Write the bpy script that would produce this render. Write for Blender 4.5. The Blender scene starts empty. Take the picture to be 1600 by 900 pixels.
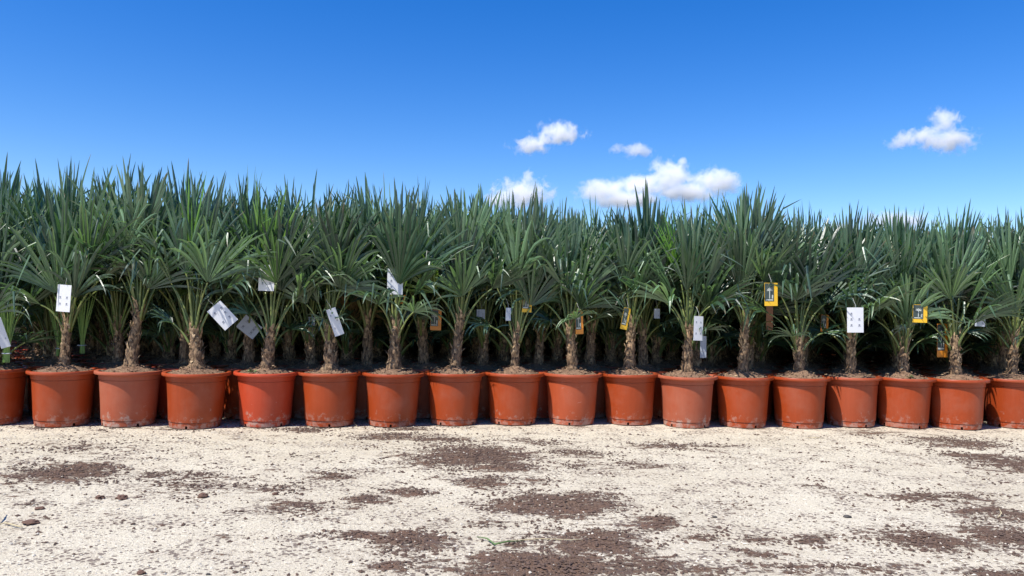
import bpy, math, random
import numpy as np
from mathutils import Vector, Matrix, noise
R = math.radians
S = bpy.context.scene
COL = S.collection

# ------------------------------------------------------------ camera, sky, sun
CAM_H, F, HOR, ROLL = 0.93, 1190.0, 478.0, 0.0174      # metres, px of a 1600 wide frame
cd = bpy.data.cameras.new('camera'); cam = bpy.data.objects.new('camera', cd); COL.objects.link(cam)
cd.sensor_width = 36; cd.lens = 36 * F / 1600; cd.clip_end = 20000
pitch = math.atan((HOR - 450) / F)
cam.location = (0, 0, CAM_H)
cam.rotation_euler = (Matrix.Rotation(R(90) + pitch, 4, 'X') @ Matrix.Rotation(math.atan(ROLL), 4, 'Z')).to_euler()
S.camera = cam
SUN_EL, SUN_AZ = R(57), R(-130)       # azimuth measured from +Y (view direction) towards +X: behind the camera, left
sdir = Vector((math.sin(SUN_AZ) * math.cos(SUN_EL), math.cos(SUN_AZ) * math.cos(SUN_EL), math.sin(SUN_EL)))
sl = bpy.data.lights.new('sun', 'SUN'); sl.energy = 5.0; sl.angle = R(0.53); sl.color = (1, .955, .88)
so = bpy.data.objects.new('sun', sl); COL.objects.link(so)
so.rotation_euler = sdir.to_track_quat('Z', 'Y').to_euler(); so.location = (-8, -8, 20)
W = bpy.data.worlds.new('World'); S.world = W; W.use_nodes = True
wn = W.node_tree; wn.nodes.clear()
wo = wn.nodes.new('ShaderNodeOutputWorld'); bg = wn.nodes.new('ShaderNodeBackground')
sk = wn.nodes.new('ShaderNodeTexSky'); sk.sky_type = 'NISHITA'; sk.sun_disc = False
sk.sun_elevation = SUN_EL; sk.sun_rotation = SUN_AZ
sk.altitude = 300; sk.air_density = 1.0; sk.dust_density = 0.3; sk.ozone_density = 3.0
hs = wn.nodes.new('ShaderNodeHueSaturation'); hs.inputs['Saturation'].default_value = 1.43; hs.inputs['Value'].default_value = 1.13; hs.inputs['Hue'].default_value = .5145
wn.links.new(sk.outputs[0], hs.inputs['Color']); wn.links.new(hs.outputs[0], bg.inputs[0])
bg.inputs[1].default_value = 0.115
wn.links.new(bg.outputs[0], wo.inputs[0])
S.view_settings.view_transform = 'Standard'; S.view_settings.look = 'None'
S.view_settings.exposure = 0.5; S.view_settings.gamma = 1.0
S.cycles.max_bounces = 12; S.cycles.transparent_max_bounces = 8
S.cycles.volume_bounces = 12; S.cycles.volume_step_rate = 0.5

def horizon(px): return HOR + ROLL * (px - 800)
def at_depth(px, py, d):                 # a world point d metres ahead of the camera
    return Vector(((px - 800) / F * d, d, CAM_H - (py - horizon(px)) / F * d))
def on_ground(px, py):
    return at_depth(px, py, CAM_H * F / (py - horizon(px)))

# ------------------------------------------------------------ materials
def new_mat(name):
    m = bpy.data.materials.new(name); m.use_nodes = True
    nt = m.node_tree; nt.nodes.clear()
    o = nt.nodes.new('ShaderNodeOutputMaterial'); p = nt.nodes.new('ShaderNodeBsdfPrincipled')
    nt.links.new(p.outputs[0], o.inputs[0])
    return m, nt, p, o
def N(nt, typ, **kw):
    n = nt.nodes.new(typ)
    for k, v in kw.items():
        if k.startswith('i_'):
            key = k[2:]; key = int(key) if key.isdigit() else key
            n.inputs[key].default_value = v
        else: setattr(n, k, v)
    return n
def math_node(nt, op, a, b=None, clamp=False):
    n = nt.nodes.new('ShaderNodeMath'); n.operation = op; n.use_clamp = clamp
    for i, v in enumerate((a, b)):
        if v is None: continue
        if isinstance(v, (int, float)): n.inputs[i].default_value = v
        else: nt.links.new(v, n.inputs[i])
    return n.outputs[0]
def mix_col(nt, fac, a, b, blend='MIX'):
    n = nt.nodes.new('ShaderNodeMix'); n.data_type = 'RGBA'; n.blend_type = blend
    for i, v in ((0, fac), (6, a), (7, b)):
        if isinstance(v, (int, float)): n.inputs[i].default_value = v
        elif isinstance(v, tuple): n.inputs[i].default_value = (*v, 1) if len(v) == 3 else v
        else: nt.links.new(v, n.inputs[i])
    return n.outputs[2]
def noise_tex(nt, vec, scale, detail=4, rough=.55, dist=0):
    n = N(nt, 'ShaderNodeTexNoise', i_Scale=scale, i_Detail=detail, i_Roughness=rough, i_Distortion=dist)
    if vec is not None: nt.links.new(vec, n.inputs['Vector'])
    return n.outputs['Fac']
def ramp(nt, fac, lo, hi):
    n = nt.nodes.new('ShaderNodeMapRange'); n.clamp = True
    nt.links.new(fac, n.inputs[0]); n.inputs[1].default_value = lo; n.inputs[2].default_value = hi
    return n.outputs[0]
def bump(nt, h, p, strength, dist):
    b = N(nt, 'ShaderNodeBump', i_Strength=strength, i_Distance=dist)
    nt.links.new(h, b.inputs['Height']); nt.links.new(b.outputs[0], p.inputs['Normal'])

def leaf_material(name, dark, light, trans, trans_fac=.22, rough=.36):
    m, nt, p, o = new_mat(name)
    at = N(nt, 'ShaderNodeAttribute', attribute_name='tone')
    oi = N(nt, 'ShaderNodeObjectInfo')
    tc = N(nt, 'ShaderNodeTexCoord')
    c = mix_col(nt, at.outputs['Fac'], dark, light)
    n1 = noise_tex(nt, tc.outputs['Object'], 9, 3)
    c = mix_col(nt, math_node(nt, 'MULTIPLY', ramp(nt, n1, .5, .8), .35), c, light)
    hsv = N(nt, 'ShaderNodeHueSaturation'); nt.links.new(c, hsv.inputs['Color'])
    nt.links.new(math_node(nt, 'ADD', math_node(nt, 'MULTIPLY', oi.outputs['Random'], .03), .485), hsv.inputs['Hue'])
    nt.links.new(math_node(nt, 'ADD', math_node(nt, 'MULTIPLY', oi.outputs['Random'], .5), .75), hsv.inputs['Value'])
    # brown, dried tips
    tip = N(nt, 'ShaderNodeAttribute', attribute_name='tip')
    c2 = mix_col(nt, tip.outputs['Fac'], hsv.outputs[0], (.20, .13, .06))
    nt.links.new(c2, p.inputs['Base Color'])
    p.inputs['Roughness'].default_value = rough; p.inputs['Specular IOR Level'].default_value = .9
    tr = N(nt, 'ShaderNodeBsdfTranslucent'); tr.inputs[0].default_value = (*trans, 1)
    mx = N(nt, 'ShaderNodeMixShader'); mx.inputs[0].default_value = trans_fac
    nt.links.new(p.outputs[0], mx.inputs[1]); nt.links.new(tr.outputs[0], mx.inputs[2]); nt.links.new(mx.outputs[0], o.inputs[0])
    w = noise_tex(nt, tc.outputs['Object'], 60, 2)
    bump(nt, w, p, .25, .004)
    return m
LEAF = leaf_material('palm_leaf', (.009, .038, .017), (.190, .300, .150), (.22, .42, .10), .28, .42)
LEAF_DEEP = leaf_material('palm_leaf_deep', (.006, .027, .015), (.110, .190, .105), (.12, .28, .07), .2, .40)  # darker leaf copy: shade of the rows behind put into colour; random fronds too
LEAF_YOUNG = leaf_material('palm_leaf_young', (.10, .22, .03), (.20, .36, .05), (.28, .5, .05), .35)
LEAF_DRY = leaf_material('palm_leaf_dry', (.22, .17, .07), (.36, .30, .13), (.3, .22, .08), .2)

def stalk_material():
    m, nt, p, o = new_mat('leaf_stalk')
    tc = N(nt, 'ShaderNodeTexCoord'); oi = N(nt, 'ShaderNodeObjectInfo')
    c = mix_col(nt, oi.outputs['Random'], (.060, .105, .030), (.17, .21, .055))
    c = mix_col(nt, ramp(nt, noise_tex(nt, tc.outputs['Object'], 25, 3), .5, .75), c, (.23, .22, .08))
    nt.links.new(c, p.inputs['Base Color']); p.inputs['Roughness'].default_value = .42
    return m
STALK = stalk_material()
def trunk_material():
    m, nt, p, o = new_mat('fibrous_trunk')
    tc = N(nt, 'ShaderNodeTexCoord')
    mp = N(nt, 'ShaderNodeMapping'); mp.inputs['Scale'].default_value = (1, 1, .35); nt.links.new(tc.outputs['Object'], mp.inputs[0])
    n1 = noise_tex(nt, mp.outputs[0], 70, 5, .7); n2 = noise_tex(nt, tc.outputs['Object'], 22, 4)
    c = mix_col(nt, ramp(nt, n1, .38, .66), (.022, .012, .007), (.40, .255, .140))
    c = mix_col(nt, math_node(nt, 'MULTIPLY', ramp(nt, n2, .56, .7), .7), c, (.36, .25, .14))
    nt.links.new(c, p.inputs['Base Color']); p.inputs['Roughness'].default_value = .9
    bump(nt, n1, p, .9, .012)
    return m
TRUNK = trunk_material()
def husk_material():
    m, nt, p, o = new_mat('cut_leaf_base')
    tc = N(nt, 'ShaderNodeTexCoord')
    n = noise_tex(nt, tc.outputs['Object'], 32, 3)
    c = mix_col(nt, ramp(nt, n, .35, .65), (.055, .030, .016), (.52, .37, .21))
    nt.links.new(c, p.inputs['Base Color']); p.inputs['Roughness'].default_value = .8
    return m
HUSK = husk_material()
def soil_material():
    m, nt, p, o = new_mat('potting_soil')
    tc = N(nt, 'ShaderNodeTexCoord'); g = N(nt, 'ShaderNodeNewGeometry')
    n = noise_tex(nt, g.outputs['Position'], 120, 5, .7); n2 = noise_tex(nt, g.outputs['Position'], 14, 3)
    c = mix_col(nt, ramp(nt, n, .35, .68), (.085, .045, .025), (.40, .25, .15))
    c = mix_col(nt, math_node(nt, 'MULTIPLY', ramp(nt, n2, .5, .7), .5), c, (.17, .10, .065))
    nt.links.new(c, p.inputs['Base Color']); p.inputs['Roughness'].default_value = .95
    bump(nt, n, p, 1, .012)
    return m
SOIL = soil_material()
def pot_material(name, base, dust, scuff, rough=.42, edge=.5):
    m, nt, p, o = new_mat(name)
    tc = N(nt, 'ShaderNodeTexCoord'); oi = N(nt, 'ShaderNodeObjectInfo')
    off = N(nt, 'ShaderNodeVectorMath', operation='SCALE'); off.inputs[0].default_value = (31, 17, 11)
    nt.links.new(oi.outputs['Random'], off.inputs['Scale'])
    ad = N(nt, 'ShaderNodeVectorMath', operation='ADD'); nt.links.new(tc.outputs['Object'], ad.inputs[0]); nt.links.new(off.outputs[0], ad.inputs[1])
    v = ad.outputs[0]
    hsv = N(nt, 'ShaderNodeHueSaturation'); hsv.inputs['Color'].default_value = (*base, 1)
    nt.links.new(math_node(nt, 'ADD', math_node(nt, 'MULTIPLY', oi.outputs['Random'], .18), .91), hsv.inputs['Value'])
    c = hsv.outputs[0]
    # faint vertical moulding streaks
    mp = N(nt, 'ShaderNodeMapping'); mp.inputs['Scale'].default_value = (1, 1, .06); nt.links.new(v, mp.inputs[0])
    c = mix_col(nt, math_node(nt, 'MULTIPLY', ramp(nt, noise_tex(nt, mp.outputs[0], 45, 2), .4, .8), .18), c, tuple(min(1, x * 1.5) for x in base))
    # dust film
    d = ramp(nt, noise_tex(nt, v, 5, 6, .65), .60 - dust * .55, .95 - dust * .3)
    d2 = math_node(nt, 'MULTIPLY', d, .2 + .5 * dust)
    c = mix_col(nt, d2, c, (.37, .185, .125))
    # dirt splashed on the foot
    sep = N(nt, 'ShaderNodeSeparateXYZ'); nt.links.new(tc.outputs['Object'], sep.inputs[0])
    low = math_node(nt, 'SUBTRACT', 1, ramp(nt, sep.outputs[2], .0, .16))
    dn = ramp(nt, math_node(nt, 'ADD', noise_tex(nt, v, 22, 5, .7), math_node(nt, 'MULTIPLY', low, .28)), .68, .82)
    c = mix_col(nt, math_node(nt, 'MULTIPLY', dn, edge), c, (.42, .31, .25))
    # pale scratches and rubs
    mp2 = N(nt, 'ShaderNodeMapping'); mp2.inputs['Scale'].default_value = (1, 1, 3); mp2.inputs['Rotation'].default_value = (.3, .5, .2); nt.links.new(v, mp2.inputs[0])
    s = ramp(nt, noise_tex(nt, mp2.outputs[0], 8, 8, .75, 1.2), .74 - scuff * .16, .80 - scuff * .12)
    c = mix_col(nt, math_node(nt, 'MULTIPLY', s, .7), c, (.60, .42, .36))
    nt.links.new(c, p.inputs['Base Color'])
    nt.links.new(math_node(nt, 'ADD', math_node(nt, 'MULTIPLY', d, .25), rough), p.inputs['Roughness'])
    p.inputs['Specular IOR Level'].default_value = .35
    bump(nt, noise_tex(nt, v, 7, 3), p, .25, .01)
    return m
POT = pot_material('terracotta_plastic', (.300, .046, .010), .24, .34, .40, .45)
POT_DUSTY = pot_material('dusty_terracotta_plastic', (.33, .068, .026), .5, .30, .55, .8)
POT_RED = pot_material('bright_red_plastic', (.43, .054, .019), .14, .55, .42, .8)
POT_SCUFF = pot_material('scuffed_terracotta_plastic', (.34, .064, .022), .25, .6, .45, .6)
def plain(name, c, rough=.6, n_amt=.15, sc=40):
    m, nt, p, o = new_mat(name)
    tc = N(nt, 'ShaderNodeTexCoord'); n = noise_tex(nt, tc.outputs['Object'], sc, 3)
    nt.links.new(mix_col(nt, math_node(nt, 'MULTIPLY', ramp(nt, n, .4, .7), n_amt * 2), c, tuple(x * .6 for x in c)), p.inputs['Base Color'])
    p.inputs['Roughness'].default_value = rough
    return m
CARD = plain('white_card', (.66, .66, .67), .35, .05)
CARD_SHADE_GREY = plain('white_card_shade_grey', (.42, .46, .52), .4, .08)  # white card stock with its shade put into the grey-blue colour
YELLOW = plain('yellow_print', (.80, .46, .02), .4, .05)
ORANGE = plain('orange_print', (.72, .25, .02), .4, .08)
PRINT_DARK = plain('dark_photo_print', (.045, .065, .06), .35, .3, 90)
PRINT_WHITE = plain('white_print', (.50, .52, .46), .4, .02)
INK = plain('grey_ink', (.22, .23, .27), .6, .1)
BROWN_CARD = plain('brown_card', (.26, .10, .035), .5, .1)
STRING = plain('tie_string', (.5, .5, .45), .6)
CLOD = plain('soil_clod_earth', (.13, .072, .05), .95, .3, 60)
STONE = plain('dark_stone', (.07, .062, .055), .8, .3, 50)
CRUMB = plain('soil_crumb', (.105, .066, .048), .95, .3, 7)
GRIT = plain('pale_grit', (.60, .54, .44), .9, .35, 5)
DRY = plain('dry_straw', (.48, .40, .24), .7, .2)
WEED = plain('weed_green', (.10, .17, .05), .6, .2)

# ------------------------------------------------------------ mesh helpers
class MB:
    def __init__(s): s.v = []; s.f = []; s.tone = []; s.tip = []
    def add(s, verts, faces, tone=None, tip=None):
        b = len(s.v); s.v.extend(verts); s.f.extend([tuple(b + i for i in f) for f in faces])
        s.tone.extend(tone if tone is not None else [.5] * len(verts)); s.tip.extend(tip if tip is not None else [0.] * len(verts))
    def mesh(s, name, mat, smooth=False, attrs=False):
        me = bpy.data.meshes.new(name); me.from_pydata([tuple(v) for v in s.v], [], s.f)
        me.materials.append(mat)
        if smooth: me.polygons.foreach_set('use_smooth', [True] * len(me.polygons))
        if attrs:
            a = me.attributes.new('tone', 'FLOAT', 'POINT'); a.data.foreach_set('value', s.tone)
            a = me.attributes.new('tip', 'FLOAT', 'POINT'); a.data.foreach_set('value', s.tip)
        me.update(); return me
def obj(name, me, parent=None):
    o = bpy.data.objects.new(name, me); COL.objects.link(o)
    if parent is not None: o.parent = parent
    return o
def tag(o, label=None, cat=None, group=None, kind=None):
    if label: o['label'] = label
    if cat: o['category'] = cat
    if group: o['group'] = group
    if kind: o['kind'] = kind
    return o
def empty(name, loc, rz=0):
    o = bpy.data.objects.new(name, None); COL.objects.link(o); o.location = loc; o.rotation_euler = (0, 0, rz)
    o.empty_display_size = .1; return o
def tube(mb, pts, rad, k=5, cap=True):
    rings = []; pts = [Vector(p) for p in pts]; vs = []
    prev = None
    for i, p in enumerate(pts):
        d = (pts[min(i + 1, len(pts) - 1)] - pts[max(i - 1, 0)]).normalized()
        a = Vector((0, 1, 0)) if abs(d.y) < .8 else Vector((1, 0, 0))
        if prev is not None: a = prev
        x = (a - d * a.dot(d)).normalized(); prev = x; y = d.cross(x)
        for j in range(k):
            t = 2 * math.pi * j / k
            vs.append(p + (x * math.cos(t) + y * math.sin(t)) * rad[i])
    fs = [(i * k + j, i * k + (j + 1) % k, (i + 1) * k + (j + 1) % k, (i + 1) * k + j) for i in range(len(pts) - 1) for j in range(k)]
    if cap: fs.append(tuple(range(k))[::-1]); fs.append(tuple((len(pts) - 1) * k + j for j in range(k)))
    mb.add(vs, fs)
def lathe(mb, prof, k, skip=()):
    vs = [Vector((r * math.cos(2 * math.pi * j / k), r * math.sin(2 * math.pi * j / k), z)) for r, z in prof for j in range(k)]
    fs = [(i * k + j, i * k + (j + 1) % k, (i + 1) * k + (j + 1) % k, (i + 1) * k + j)
          for i in range(len(prof) - 1) for j in range(k) if (i, j) not in skip]
    mb.add(vs, fs)

# ------------------------------------------------------------ the pot
PH = .40
def pot_meshes(mat, k=72):
    notch = {(1, j % k) for q in range(4) for j in (q * 18, )}
    body = MB()
    prof = [(.174, .0), (.179, .003), (.1810, .022), (.1820, .040), (.1780, .0405), (.1780, .0445), (.1865, .045), (.1875, .050),
            (.196, .20), (.2055, .335), (.2015, .3355), (.2015, .3395), (.2110, .340), (.2115, .345), (.2125, .378)]
    lathe(body, prof, k, skip=notch)
    inner = [(.2060, .378), (.194, .34), (.166, .055), (.0001, .055)]
    lathe(body, inner, k)
    for f in range(len(inner) - 1): pass
    # base disc
    lathe(body, [(.174, .0), (.0001, .001)], k)
    rim = MB()
    lathe(rim, [(.207, .376), (.2370, .3755), (.2400, .378), (.2415, .382), (.2415, .395), (.2385, .400), (.218, .4005), (.211, .396), (.207, .376)], k)
    return body.mesh('pot', mat, False), rim.mesh('rim', mat, False)
def smooth_by_angle(me, ang=35):
    me.polygons.foreach_set('use_smooth', [True] * len(me.polygons))
    import bmesh
    bm = bmesh.new(); bm.from_mesh(me); bmesh.ops.remove_doubles(bm, verts=bm.verts, dist=1e-5)
    bmesh.ops.recalc_face_normals(bm, faces=bm.faces)
    for e in bm.edges:
        if len(e.link_faces) == 2 and e.calc_face_angle(0) > R(ang): e.smooth = False
    bm.to_mesh(me); bm.free()
POT_M = {}
for key, m in (('plain', POT), ('dusty', POT_DUSTY), ('red', POT_RED), ('scuff', POT_SCUFF)):
    b, r_ = pot_meshes(m)
    smooth_by_angle(b, 24); smooth_by_angle(r_, 50)
    POT_M[key] = (b, r_)
def soil_mesh(seed, k=40, rings=11):
    mb = MB(); vs = []; fs = []
    rr = random.Random(seed); o = Vector((seed * 3.1, seed * 1.7, 0))
    for i in range(rings + 1):
        u = i / rings; r = .2045 * u
        for j in range(k):
            t = 2 * math.pi * j / k; p = Vector((r * math.cos(t), r * math.sin(t), 0))
            z = .390 + .072 * (1 - u) ** 1.1 * (.8 + .5 * noise.noise(p * 5 + o)) + .010 * noise.noise(p * 22 + o) * (1 if u < .97 else 0) + .006 * noise.noise(p * 60 + o)
            vs.append((p.x, p.y, z))
    fs = [(i * k + j, i * k + (j + 1) % k, (i + 1) * k + (j + 1) % k, (i + 1) * k + j) for i in range(rings) for j in range(k)]
    mb.add(vs, fs)
    # loose crumbs and bark bits on the soil
    for _ in range(110):
        a = rr.uniform(0, 6.28); r = .195 * math.sqrt(rr.random()); s = rr.uniform(.003, .009)
        z = .393 + .070 * (1 - r / .205) ** 1.1 + s * .3
        c = Vector((r * math.cos(a), r * math.sin(a), z)); rot = rr.uniform(0, 6.28)
        ax = Vector((math.cos(rot), math.sin(rot), rr.uniform(-.3, .3))) * s * rr.uniform(1, 2.2); ay = Vector((-math.sin(rot), math.cos(rot), 0)) * s * .7; az = Vector((0, 0, s * .7))
        mb.add([c + ax, c - ax, c + ay, c - ay, c + az, c - az], [(0, 2, 4), (2, 1, 4), (1, 3, 4), (3, 0, 4), (2, 0, 5), (1, 2, 5), (3, 1, 5), (0, 3, 5)])
    n0 = len(mb.f)
    for _ in range(16):                                   # bark flakes and bits of dead leaf
        a = rr.uniform(0, 6.28); r = .19 * math.sqrt(rr.random()); z = .398 + .070 * (1 - r / .205) ** 1.1; c = Vector((r * math.cos(a), r * math.sin(a), z))
        ro = rr.uniform(0, 6.28); ax = Vector((math.cos(ro), math.sin(ro), rr.uniform(-.25, .25))) * rr.uniform(.006, .028); ay = Vector((-math.sin(ro), math.cos(ro), rr.uniform(-.3, .3))) * rr.uniform(.002, .006)
        mb.add([c - ax, c + ay, c + ax, c - ay, c + Vector((0, 0, .004))], [(0, 1, 4), (1, 2, 4), (2, 3, 4), (3, 0, 4)])
    me = mb.mesh('soil', SOIL); me.materials.append(HUSK)
    for p in me.polygons[n0:]: p.material_index = 1
    return me
SOILS = [soil_mesh(i) for i in range(5)]

# ------------------------------------------------------------ the palm
G = Vector((0, 0, -1))
def trunk_build(rng, th, r0, r1, lean, stubs=66, flare=1.25):
    """fibrous trunk from the soil up; returns meshes and the point and lean at its top"""
    mb = MB(); n = 15; k = 14; path = []
    off = Vector((rng.uniform(0, 50), 0, 0))
    for i in range(n + 1):
        u = i / n
        path.append(Vector((lean[0] * u ** 1.4, lean[1] * u ** 1.4, .40 + (th + .0) * u)))
    vs = []
    for i, p in enumerate(path):
        u = i / n; r = r0 + (r1 - r0) * u; r *= 1 + (flare - 1) * max(0, 1 - u * 4) ** 1.5
        r *= 1 + .10 * math.sin(u * 22 + off.x)
        for j in range(k):
            t = 2 * math.pi * j / k; d = Vector((math.cos(t), math.sin(t), 0))
            rr = r * (1 + .28 * noise.noise(Vector((d.x * 1.6, d.y * 1.6, u * 5)) + off) + .12 * noise.noise(Vector((d.x * 5, d.y * 5, u * 16)) + off))
            vs.append(p + d * rr)
    vs.append(path[-1] + Vector((0, 0, .01)))
    fs = [(i * k + j, i * k + (j + 1) % k, (i + 1) * k + (j + 1) % k, (i + 1) * k + j) for i in range(n) for j in range(k)]
    fs += [(n * k + j, n * k + (j + 1) % k, (n + 1) * k) for j in range(k)]
    mb.add(vs, fs)
    hb = MB()
    for s in range(stubs):                     # old leaf bases and loose fibre, each a small bent sliver
        u = rng.uniform(.05, 1.08) ** .8; a = s * 2.4 + rng.uniform(-.4, .4)
        i = min(n, int(min(u, 1) * n)); p = path[i]; r = (r0 + (r1 - r0) * min(u, 1)) * .93
        d = Vector((math.cos(a), math.sin(a), 0)); side = Vector((-d.y, d.x, 0))
        z0 = .40 + th * min(u, 1.02)
        b = Vector((p.x, p.y, z0)) + d * r
        L = rng.uniform(.025, .065) * (1 + .9 * (u > .75)); w = rng.uniform(.006, .017); out = rng.uniform(.05, .38)
        if rng.random() < .15: out *= 2.0; w *= .35
        up = Vector((0, 0, 1 - out * .45)) if rng.random() > .12 else Vector((0, 0, -.4))
        m_ = b + (up * .55 + d * out * .45) * L; tp = b + (up + d * out + side * rng.uniform(-.3, .3)) * L
        hb.add([b - side * w, b + side * w, m_ + side * w * .8 + d * .004, m_ - side * w * .8 + d * .004, tp + side * w * .25, tp - side * w * .25,
                b - d * .006, m_ - d * .002],
               [(0, 1, 2, 3), (3, 2, 4, 5), (1, 6, 7, 2), (6, 0, 3, 7), (2, 7, 4), (7, 3, 5), (7, 5, 4)])
    return mb, hb, path[-1]

def frond(rng, base, az, phi0, phi1, plen, L, spread, nseg, twist, cup, droop, broken, width=1.0):
    """one fan leaf: stalk bending from phi0 to phi1 off the vertical, then a pleated fan of segments"""
    st = MB(); out = Vector((math.cos(az), math.sin(az), 0)); p = Vector(base); phi0, phi1 = max(0, phi0), max(.03, phi1); pts = [p.copy()]; n = 8
    wob = rng.uniform(-.10, .10); side0 = Vector((-out.y, out.x, 0))
    for i in range(n):
        t = (i + .5) / n; ph = phi0 + (phi1 - phi0) * t ** 1.3
        d = (out * math.sin(ph) + Vector((0, 0, math.cos(ph))) + side0 * wob * t).normalized()
        p = p + d * plen / n; pts.append(p.copy())
    r0 = rng.uniform(.0085, .012)
    tube(st, pts, [r0 * (1.25 - .65 * min(1, i / n * 1.3)) for i in range(n + 1)], 5)
    Fw = d; Sd = side0 - Fw * side0.dot(Fw); Sd.normalize()
    Nn = Sd.cross(Fw)
    if Nn.z < 0: Nn = -Nn                          # the upper face of the fan
    rot = Matrix.Rotation(twist, 3, Fw); Sd = rot @ Sd; Nn = rot @ Nn
    bl = MB(); T = [0.03, .16, .32, .46, .60, .73, .85, .94, 1.0]
    da = spread / nseg; hub = p
    split = rng.uniform(.32, .46)
    wmax = min(.040, max(2 * L * split * math.tan(da / 2) * 1.05, .026)) * width
    ftone = rng.uniform(.0, .8)
    for s in range(nseg):
        a = -spread / 2 + (s + .5) * da + rng.uniform(-.30, .30) * da
        e = abs(a) / (spread / 2)
        l = L * (1 - .24 * e ** 2) * rng.uniform(.84, 1.06)
        d0 = (Fw * math.cos(a) + Sd * math.sin(a)); d0 = (d0 + Nn * cup * (1 - math.cos(a)) + Nn * rng.uniform(-.16, .16)).normalized()
        lat = Fw * (-math.sin(a)) + Sd * math.cos(a); lat = (lat - d0 * lat.dot(d0)).normalized()
        nn = lat.cross(d0)
        if nn.dot(Nn) < 0: nn = -nn
        k = droop * rng.uniform(.5, 1.5) * (.5 + .9 * e)
        brk = rng.uniform(.5, .8) if rng.random() < broken else 9
        wk = 1
        q = hub + d0 * .0; prev = 0; cur = d0.copy(); vs = []; tn = []; tp = []
        tone = min(1, max(0, ftone + rng.uniform(-.3, .3)))
        tipb = 1.0 if rng.random() < .16 else 0
        lp = Vector((rng.uniform(-.16, .16), rng.uniform(-.16, .16), 0))
        for i, t in enumerate(T):
            q = q + cur * l * (t - prev)
            g = k * (t - prev) * (t ** 1.6) * 3.0 * (2.6 if rng.random() < .12 and e > .3 else 1)
            cur = (cur + G * g + lp * (t - prev)).normalized()
            if t > brk:
                kb = rng.uniform(.25, 1.1); cur = (cur * (1.05 - kb * .8) + G * kb + out * rng.uniform(-.1, .5) + Sd * rng.uniform(-.35, .35)).normalized(); brk = 99; wk = rng.uniform(.55, .95)
            prev = t
            lt = lat - cur * lat.dot(cur); lt.normalize(); nm = lt.cross(cur)
            if nm.dot(nn) < 0: nm = -nm
            w = min(2 * l * t * math.tan(da / 2) * 1.02 + .002, wmax)
            if brk == 99: w *= wk
            if t > split: w = wmax * (1 - ((t - split) / (1 - split)) ** 2.8 * .90) * wk
            if i == len(T) - 1:
                vs += [q]; tn += [tone]; tp += [tipb]
            else:
                fold = w * (.42 if t < .7 else .30)
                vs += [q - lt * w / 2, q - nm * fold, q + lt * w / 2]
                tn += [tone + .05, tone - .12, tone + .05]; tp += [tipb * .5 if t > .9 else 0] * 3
        fs = []
        m = len(T) - 1
        for i in range(m - 1):
            b = i * 3; fs += [(b, b + 1, b + 4, b + 3), (b + 1, b + 2, b + 5, b + 4)]
        b = (m - 1) * 3; fs += [(b, b + 1, m * 3), (b + 1, b + 2, m * 3)]
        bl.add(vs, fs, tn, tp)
    return bl, st

def palm_build(seed, H=1.9, th=.34, r0=.052, r1=.036, lean=(0, 0), n=15, wide=1.0, droop=.72, broken=.15, flare=1.3, low=2, deep=False, young=None, joined=False, front=False):
    """meshes of one palm in pot coordinates: list of (name, mesh, [(name, mesh)...])"""
    rng = random.Random(seed); parts = []
    tmb, hmb, top = trunk_build(rng, th, r0, r1, lean, flare=flare)
    fr = []; a0 = rng.uniform(0, 6.28)
    for i in range(n):
        t = i / (n - 1); az = a0 + i * 2.39996 + rng.uniform(-.25, .25)
        phi0 = R(2 + 17 * t); phi1 = R(5 + 50 * t ** 1.0 * wide + rng.uniform(-12, 13))
        plen = (.42 - .04 * t) * rng.uniform(.66, 1.18); L = (.68 - .10 * t) * rng.uniform(.9, 1.08)
        spread = R(58 + 50 * t + rng.uniform(-22, 36)); tw = rng.uniform(-.5, .5)
        base = top + Vector((math.cos(az), math.sin(az), 0)) * (.008 + .016 * t) - Vector((0, 0, .02 + .06 * t))
        if i == 0: spread = R(22); phi1 = R(3)
        nseg = max(8, int(math.degrees(spread) / 5.6))
        fr.append(frond(rng, base, az, phi0, phi1, plen, L, spread, nseg, tw, rng.uniform(.0, .45), droop * (.15 + .9 * t), broken * (.5 + 1.9 * t)))
    for i in range(low):                       # small, low, spidery leaves
        az = a0 + 1.1 + i * 2.1 + rng.uniform(-.4, .4)
        base = top + Vector((math.cos(az), math.sin(az), 0)) * .028 - Vector((0, 0, .12))
        fr.append(frond(rng, base, az, R(28), R(66 + rng.uniform(-12, 14)), rng.uniform(.20, .32), rng.uniform(.24, .32), R(rng.uniform(120, 190)), rng.randint(12, 17), rng.uniform(-.4, .4), .2, .9, .3, .6))
    zmax = sorted((max(v.z for v in b.v) for b, s in fr), reverse=True); zmax = zmax[0] * .6 + zmax[1] * .4 - .02
    zt = top.z; sc = (H - zt) / (zmax - zt); sc = min(1.3, max(.75, sc))
    for b, s in fr:
        for v in b.v + s.v:
            if v.z > zt: v.z = zt + (v.z - zt) * sc
            if front and v.y < 0: v.y *= .55           # packed plants lean back against the block, not over the yard
    out = []
    tm = tmb.mesh('trunk', TRUNK, True); out.append(('trunk', tm, [('leaf_base', hmb.mesh('leaf_base', HUSK))]))
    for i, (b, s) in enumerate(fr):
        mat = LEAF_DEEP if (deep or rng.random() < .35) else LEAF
        if young is not None and i in young: mat = LEAF_YOUNG
        if joined and i >= n - 2 and rng.random() < .12: mat = LEAF_DRY
        if joined:
            nb = len(b.f); me = None
            b.add(s.v, s.f); me = b.mesh('frond', mat, False, True); me.materials.append(STALK)
            for p in me.polygons[nb:]: p.material_index = 1
            out.append(('frond', me, []))
        else:
            out.append(('frond', b.mesh('frond', mat, False, True), [('leaf_stalk', s.mesh('leaf_stalk', STALK, True))]))
    return out
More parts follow.
